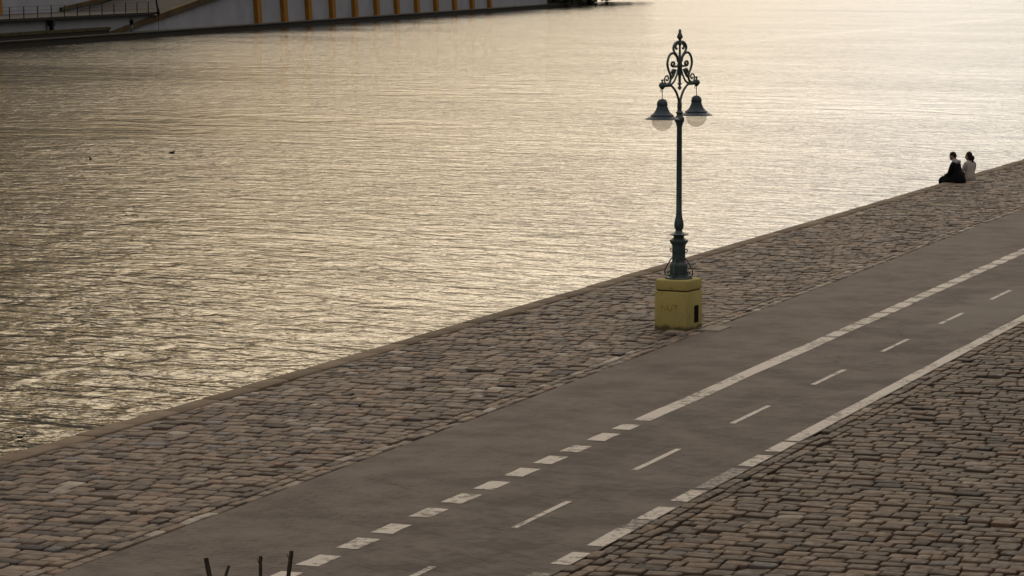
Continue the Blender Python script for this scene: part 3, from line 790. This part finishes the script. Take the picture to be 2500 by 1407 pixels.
def person(loc, face, label, lean, head_yaw, head_nod, coat, trousers, woman, SX=1.0, WY=1.0, HZ=1.0):
    """local +x = facing direction, z = 0 at the seat"""
    p = empty('person', loc, face); tag(p, label, 'person'); p.scale = (SX, SX*WY, SX*HZ)
    L = lean
    hip, waist, chest, neck = (0, 0, .10), (L*.25, 0, .26), (L*.62, 0, .46), (L*1.0, 0, .635)
    hd = (L*1.0 + .05 + .04*head_nod, 0, .76)
    J = {'pelvis': (hip, .125), 'waist': (waist, .12), 'chest': (chest, .13), 'neckbase': ((L*.9, 0, .58), .07), 'neck': ((L*1.0+.01, 0, .66), .055)}
    E = [('pelvis', 'waist'), ('waist', 'chest'), ('chest', 'neckbase'), ('neckbase', 'neck')]
    for s, S in ((1, 'l'), (-1, 'r')):
        kx = .47; kz = .09
        J.update({S+'hip': ((.03, .10*s, .09), .095), S+'knee': ((kx, .12*s, kz), .062), S+'calf': ((kx+.03, .125*s, -.16), .052), S+'ankle': ((kx-.0, .125*s, -.34), .038), S+'heel': ((kx+.03, .125*s, -.39), .036), S+'toe': ((kx+.19, .13*s, -.43), .028)})
        E += [('pelvis', S+'hip'), (S+'hip', S+'knee'), (S+'knee', S+'calf'), (S+'calf', S+'ankle'), (S+'ankle', S+'heel'), (S+'heel', S+'toe')]
        sh = (L*.82, .175*s, .53)
        el = (L*.6+.10, .225*s, .27); wr = (.34, .09*s, .20)
        J.update({S+'sh': (sh, .058), S+'el': (el, .042), S+'wr': (wr, .026), S+'palm': ((.39, .06*s, .195), (.030, .018))})
        E += [('chest', S+'sh'), (S+'sh', S+'el'), (S+'el', S+'wr'), (S+'wr', S+'palm')]
        for q in range(4):
            o_ = (q-1.5)*.021; l = (.070, .082, .078, .060)[q]
            a = (.415, (.05+o_*.4)*s, .197+o_); b = (.415+l*.55, (.035+o_*.4)*s, .190+o_); c = (.415+l*.8, (.02+o_*.4)*s, .172+o_)
            J.update({S+'f%da' % q: (a, .009), S+'f%db' % q: (b, .008), S+'f%dc' % q: (c, .007)})
            E += [(S+'palm', S+'f%da' % q), (S+'f%da' % q, S+'f%db' % q), (S+'f%db' % q, S+'f%dc' % q)]
        J.update({S+'ta': ((.375, .045*s, .225), .010), S+'tb': ((.40, .025*s, .235), .008)})
        E += [(S+'wr', S+'ta'), (S+'ta', S+'tb')]
    body = skin_body('body', J, E, mat_skin, p, 1)
    # head: a lofted skull with nose, chin and brow, turned on the neck
    hm = MB(); prof = [(-.115, .030, .030, .02), (-.10, .055, .050, .018), (-.07, .075, .062, .010), (-.03, .088, .070, .003), (.01, .094, .075, 0), (.05, .094, .076, -.004), (.085, .080, .066, -.008), (.108, .050, .042, -.010), (.118, .015, .012, -.012)]
    for z, rx, ry, ox in prof:
        pass
    def nose(z):
        def f(a):
            d = abs((a+PI) % (2*PI) - PI); k = max(0, 1-d/.42)
            amt = {-.03: .028, -.07: .010, .01: .014}.get(z, 0); return amt*k
        return f
    hm.loft([ring((ox, 0, z), rx, ry, 24, 0, 0, 1, nose(z)) for z, rx, ry, ox in prof])
    for s in (1, -1): hm.ball((-.005, .076*s, -.01), .024, 8, 6, (.7, .45, 1.2))
    for s in (1, -1): hm.ball((.083, .030*s, .012), .011, 8, 6)
    HS = 1.24 if woman else 1.12
    R3 = Matrix.Scale(HS, 3) @ Matrix.Rotation(head_yaw, 3, 'Z') @ Matrix.Rotation(head_nod, 3, 'Y')
    hv = Vector(hd)
    hm.v = [tuple(R3 @ Vector(q) + hv) for q in hm.v]
    hm.build('head', mat_skin, body, smooth=True, angle=180)
    mo = MB().ball((.088, 0, -.068), .014, 8, 6, (.5, 1.6, .45)); mo.v = [tuple(R3 @ Vector(q) + hv) for q in mo.v]
    mo.build('mouth', simple('lips', (.30, .12, .10), .6), body, smooth=True)
    hr = MB()
    if woman:
        rs = [(-.09, .055, .070, -.040), (-.05, .070, .083, -.034), (0, .078, .088, -.027), (.05, .084, .086, -.020), (.085, .078, .075, -.016), (.115, .056, .052, -.016), (.132, .018, .016, -.016)]
        hr.loft([ring((ox, 0, z), rx, ry, 24) for z, rx, ry, ox in rs])
        hr.ball((-.115, .0, -.045), .055, 14, 10, (1.0, .9, 1.25)); hr.ball((-.118, .01, -.115), .035, 10, 8, (.9, .9, 1.5))
        for k in range(9): hr.ball((-.06+.02*math.sin(k), .07*math.cos(k*2.1), -.05-.005*k), .03, 8, 6, (1, .8, 1.3))
    else:
        rs = [(-.045, .058, .070, -.040), (0, .072, .080, -.030), (.05, .088, .083, -.014), (.085, .083, .073, -.010), (.112, .058, .050, -.012), (.126, .018, .014, -.012)]
        hr.loft([ring((ox, 0, z), rx, ry, 24) for z, rx, ry, ox in rs])
    hr.v = [tuple(R3 @ Vector(q) + hv) for q in hr.v]
    hr.build('hair', mat_hair, body, smooth=True, angle=180)
    # upper garment: lofted torso and sleeves
    g = MB(); top = .60
    if woman:
        sec = [(-.005, .150, .205, -.01), (.06, .160, .215, -.01), (.14, .150, .205, 0), (.24, .135, .195, .02), (.34, .130, .200, .04), (.44, .125, .212, .05), (.52, .112, .205, .05), (.565, .092, .160, .05), (.60, .070, .095, .05), (.635, .060, .068, .05)]
    else:
        sec = [(-.005, .185, .245, .0), (.06, .180, .245, 0), (.14, .170, .238, .01), (.24, .158, .228, .03), (.34, .150, .228, .05), (.44, .142, .232, .07), (.52, .125, .215, .085), (.57, .10, .165, .09), (.605, .08, .10, .095), (.64, .068, .075, .10)]
    rings = []
    for i, (z, rx, ry, ox) in enumerate(sec):
        lx = L*(z/.635)**1.1 if z > 0 else 0
        rg = ring((lx + .0, 0, z+.012), rx, ry, 28, 0, -L*.4, .9)
        # folds
        rg = [(x*(1+.0)+.006*math.sin(7*k+z*30), y+.006*math.cos(5*k+z*22), zz) for k, (x, y, zz) in enumerate(rg)]
        rings.append(rg)
    g.loft(rings)
    for s in (1, -1):
        g.tube(crom([(L*.84, .15*s, .545), (L*.80, .215*s, .50), (L*.7+.05, .245*s, .36), (L*.6+.10, .245*s, .27), (.22, .18*s, .225), (.33, .105*s, .205)], 4), [.070]*3+[.068]*6+[.062]*6+[.052]*6, 12)
    gar = g.build('coat' if not woman else 'jacket', coat, body, smooth=True, angle=180)
    if woman:
        hm_ = MB().loft([ring((0, 0, -.01), .155, .21, 24), ring((0, 0, .035), .165, .221, 24)]); hm_.build('jacket_hem', coat, gar, smooth=True, angle=50)
    # trousers
    t = MB()
    for s in (1, -1):
        t.tube(crom([(-.06, .09*s, .10), (.10, .10*s, .105), (.30, .115*s, .10), (.45, .12*s, .085), (.515, .125*s, .02), (.51, .125*s, -.12), (.48, .125*s, -.32)], 4), [.105]*5+[.10]*6+[.088]*6+[.075]*8, 14)
    t.ball((-.02, 0, .09), .12, 16, 10, (1.15, 1.55, .78))
    t.build('trousers', trousers, body, smooth=True, angle=180)
    sm = MB()
    for s in (1, -1): sm.tube([(.44, .125*s, -.40), (.52, .127*s, -.405), (.62, .13*s, -.425), (.70, .132*s, -.435)], [.042, .048, .046, .028], 12)
    sm.build('shoes', trousers, body, smooth=True, angle=180)
    return p, body, gar

SC = 1.08
pm, bodym, coatm = person((-21.15, 94.45, .012), math.radians(160), 'seated person in a black coat with a pale hood, head bowed over the water', .10, .35, .45, mat_coat, mat_trouser, False, 1.03, .9, 1.03)
# coat skirt spread on the coping and a pale hood folded on the back
sk = MB().loft([ring((.17, 0, -.006), .43, .30, 32, 0, 0, .85), ring((.15, 0, .05), .41, .30, 32, 0, 0, .9), ring((.11, 0, .13), .345, .275, 32, 0, -.12), ring((.07, 0, .22), .24, .245, 32, 0, -.35), ring((.06, 0, .32), .16, .22, 32, 0, -.2)])
sk.build('coat_skirt', mat_coat, coatm, smooth=True, angle=180)
hd = MB(); hd.loft([ring((.055, 0, .585), .115, .155, 24, 0, .35), ring((.06, 0, .625), .118, .145, 24, 0, .35), ring((.075, 0, .665), .095, .11, 24, 0, .35), ring((.09, 0, .69), .075, .085, 24, 0, .3)])
hd.ball((-.04, 0, .61), .07, 14, 10, (.8, 1.35, .75)); hd.build('hood', mat_hood, coatm, smooth=True, angle=180)
pw, bodyw, jackw = person((-21.03, 95.72, .012), math.radians(142), 'seated person in a pale grey jacket with dark tied back hair', .03, .45, .05, mat_jacket, mat_trouser, True, .97, .88, 1.0)

# a person standing on the far quay
fpn = empty('person', tuple(frame @ Vector((45.2, .75, -.85))), 1.2)
tag(fpn, 'person standing on the far quay in a dark top and light blue trousers', 'person')
J = {'pelvis': ((0, 0, .95), .13), 'waist': ((0, 0, 1.1), .12), 'chest': ((0, 0, 1.35), .145), 'neck': ((0, 0, 1.52), .06), 'headb': ((.01, 0, 1.60), .085), 'headt': ((.01, 0, 1.74), .08)}
E = [('pelvis', 'waist'), ('waist', 'chest'), ('chest', 'neck'), ('neck', 'headb'), ('headb', 'headt')]
for s, S in ((1, 'l'), (-1, 'r')):
    J.update({S+'hip': ((0, .09*s, .86), .095), S+'knee': ((.02, .10*s, .48), .06), S+'ank': ((-.01, .10*s, .08), .04), S+'toe': ((.13, .11*s, .03), .035), S+'sh': ((0, .19*s, 1.42), .06), S+'el': ((-.02, .24*s, 1.13), .045), S+'wr': ((.06, .22*s, .90), .03), S+'hand': ((.08, .22*s, .80), .03)})
    E += [('pelvis', S+'hip'), (S+'hip', S+'knee'), (S+'knee', S+'ank'), (S+'ank', S+'toe'), ('chest', S+'sh'), (S+'sh', S+'el'), (S+'el', S+'wr'), (S+'wr', S+'hand')]
fbd = skin_body('body', J, E, mat_skin, fpn, 1)
g = MB().loft([ring((0, 0, z), rx, ry, 16) for z, rx, ry in ((.84, .15, .20), (.95, .155, .20), (1.15, .14, .185), (1.35, .15, .215), (1.46, .12, .19), (1.53, .07, .08))])
for s in (1, -1): g.tube([(0, .17*s, 1.44), (0, .215*s, 1.36), (-.02, .25*s, 1.13), (.05, .225*s, .93)], [.075, .078, .062, .05], 10)
g.build('top', mat_coat, fbd, smooth=True, angle=180)
MB().loft([ring((-.012, 0, z), r, r, 12) for z, r in ((1.60, .092), (1.68, .105), (1.76, .095), (1.82, .05))]).build('hair', mat_hair, fbd, smooth=True, angle=180)
t = MB()
for s in (1, -1): t.tube([(0, .085*s, .93), (.01, .095*s, .75), (.02, .10*s, .48), (0, .10*s, .10)], [.115, .11, .08, .065], 10)
t.build('trousers', simple('light blue denim', (.20, .25, .30), .9), fbd, smooth=True, angle=180)

# out of view: viewpoint bridge, plus a wall and trees added for shade
br = empty('bridge', (0, 0, 0)); tag(br, 'stone bridge deck that the view is taken from', 'bridge')
MB().box(-190, 60, -16, 1.0, 3.9, 5.15).build('deck', mat_quaywall, br)
for xx in (-24, -75, -126): MB().box(xx-2, xx+2, -15, .5, -3.5, 3.9).build('pier', mat_quaywall, br)
MB().box(-2.5, 3.0, -16, 1.0, -.04, 3.9).build('abutment', mat_quaywall, br)
rw = MB().box(2.2, 3.0, 1.0, 260, -.04, 5.15).box(2.1, 3.1, 1.0, 260, 5.15, 5.3)  # unseen wall, added to block sky light from the land side
tag(rw.build('unseen_shade_wall', mat_quaywall), 'unseen tall masonry wall added on the land side to dim the quay', 'wall')
MB().box(3.0, 60, 1.05, 260, 4.9, 5.05)
tag(MB().box(3.01, 60, 1.02, 260, 4.9, 5.05).build('street', mat_walk), kind='structure')
for i, (x, y) in enumerate(((5.5, 22), (5.0, 38), (6.0, 55))):  # unseen canopies added to darken the near right corner
    t = empty('unseen_shade_tree', (x, y, 5.05)); tag(t, ['unseen broad tree nearest the bridge, added to shade the setts', 'unseen middle tree above the wall, added to shade the setts', 'unseen farthest tree above the wall, added to shade the setts'][i], 'tree', 'unseen trees added to shade the setts')
    MB().tube([(0,0,-.2), (.1,0,2), (-.2,.1,4), (-1.5,.2,6.5)], [.35, .28, .24, .12], 10).build('trunk', mat_bark, t, smooth=True)
    crown_mesh(2600, -3.5, 0, 6.6, 7.5, 8, 3.4, .30, mat_leaf, t)

# ------------------------------------------------------------------ birds on the water
mat_bird = simple('black plumage', (.010, .010, .012), .7, .3, 20)
def bird(loc, rz, label, sc=1.0):
    b = empty('water_bird', loc, rz); tag(b, label, 'bird', 'birds resting on the river')
    m_ = MB()
    body = [(-.20, .012, .05), (-.17, .03, .045), (-.10, .065, .03), (0, .080, .022), (.08, .066, .03), (.12, .045, .06), (.135, .032, .10), (.145, .026, .135), (.165, .030, .16), (.195, .022, .165), (.215, .008, .16)]
    rings = []
    for k, (x, r, z) in enumerate(body):
        rr = []
        up = k >= 5 and k <= 7
        for i in range(12):
            a = 2*PI*i/12
            rr.append((x + (r*math.sin(a) if up else 0)*.9, r*math.cos(a), z + (0 if up else r*math.sin(a)*.85)))
        rings.append(rr)
    m_.loft(rings); o = m_.build('body', mat_bird, b, smooth=True, k=sc, angle=180)
    MB().tube([(.205, 0, .16), (.235, 0, .155), (.25, 0, .152)], [.010, .007, .002], 6).build('beak', simple('pale beak', (.25, .2, .12), .5), o, k=sc)
    return b
bird((-74.32*K, 135.34*K, ZW), 2.2, 'small dark bird on the water, leftmost of the pair', .75)
bird((-72.82*K, 141.3*K, ZW), 1.2, 'small dark bird on the water, right one of the pair', .85)
bird((-31.53*K, 54.32*K, ZW), .3, 'small dark bird close to the near quay at the left edge', .36)

# ------------------------------------------------------------------ pruned tree in front
tr = empty('pruned_tree', (-8.95, 17.75, -.03)); tag(tr, 'dark pruned tree with cut upright branch stubs in the foreground', 'tree')
MB().tube(crom([(0,0,-.1), (.02,.01,.5), (-.02,.0,1.2), (.01,0,1.7), (0,0,1.95)], 4), [.09]*6+[.075]*5+[.07]*4+[.085]*2, 10).build('trunk', mat_bark, tr, smooth=True)
def stub(tip, low, r, twigs=()):
    # tip/low are world points; the branch runs on down to the trunk head
    o_ = Vector((-8.95, 17.75, -.03)); T = Vector(tip)-o_; Lw = Vector(low)-o_
    D = (Lw-T); P0 = Vector((0, 0, 1.9))
    mid = T + D*3.0
    pts = crom([tuple(P0), tuple((P0+mid)/2 + Vector((0,0,-.02))), tuple(mid), tuple(T+D*1.2), tuple(T)], 5)
    n = len(pts); b = MB().tube(pts, [r*(1.5-.5*i/(n-1))*(1+.06*math.sin(i*2.3)) for i in range(n)], 9)
    br = b.build('branch', mat_bark, tr, smooth=True, angle=50)
    if twigs:
        w_ = MB()
        for fr, sx in twigs:
            c = T + D*fr; w_.tube([tuple(c), tuple(c + Rv*sx*.6 + Vector((0,0,.015))), tuple(c + Rv*sx + Vector((0,0,.045)))], [.0045, .003, .002], 5)
        w_.build('twig', mat_bark, br)
stub((-8.905, 17.692, 2.902), (-8.857, 17.645, 2.798), .0155)
stub((-8.941, 18.095, 2.774), (-8.935, 18.037, 2.719), .0095)
stub((-8.445, 17.553, 2.973), (-8.419, 17.496, 2.857), .0105, ((.38, .014), (.42, -.02)))
stub((-8.343, 17.807, 2.969), (-8.336, 17.739, 2.817), .0135, ((.42, .020), (.36, -.022)))
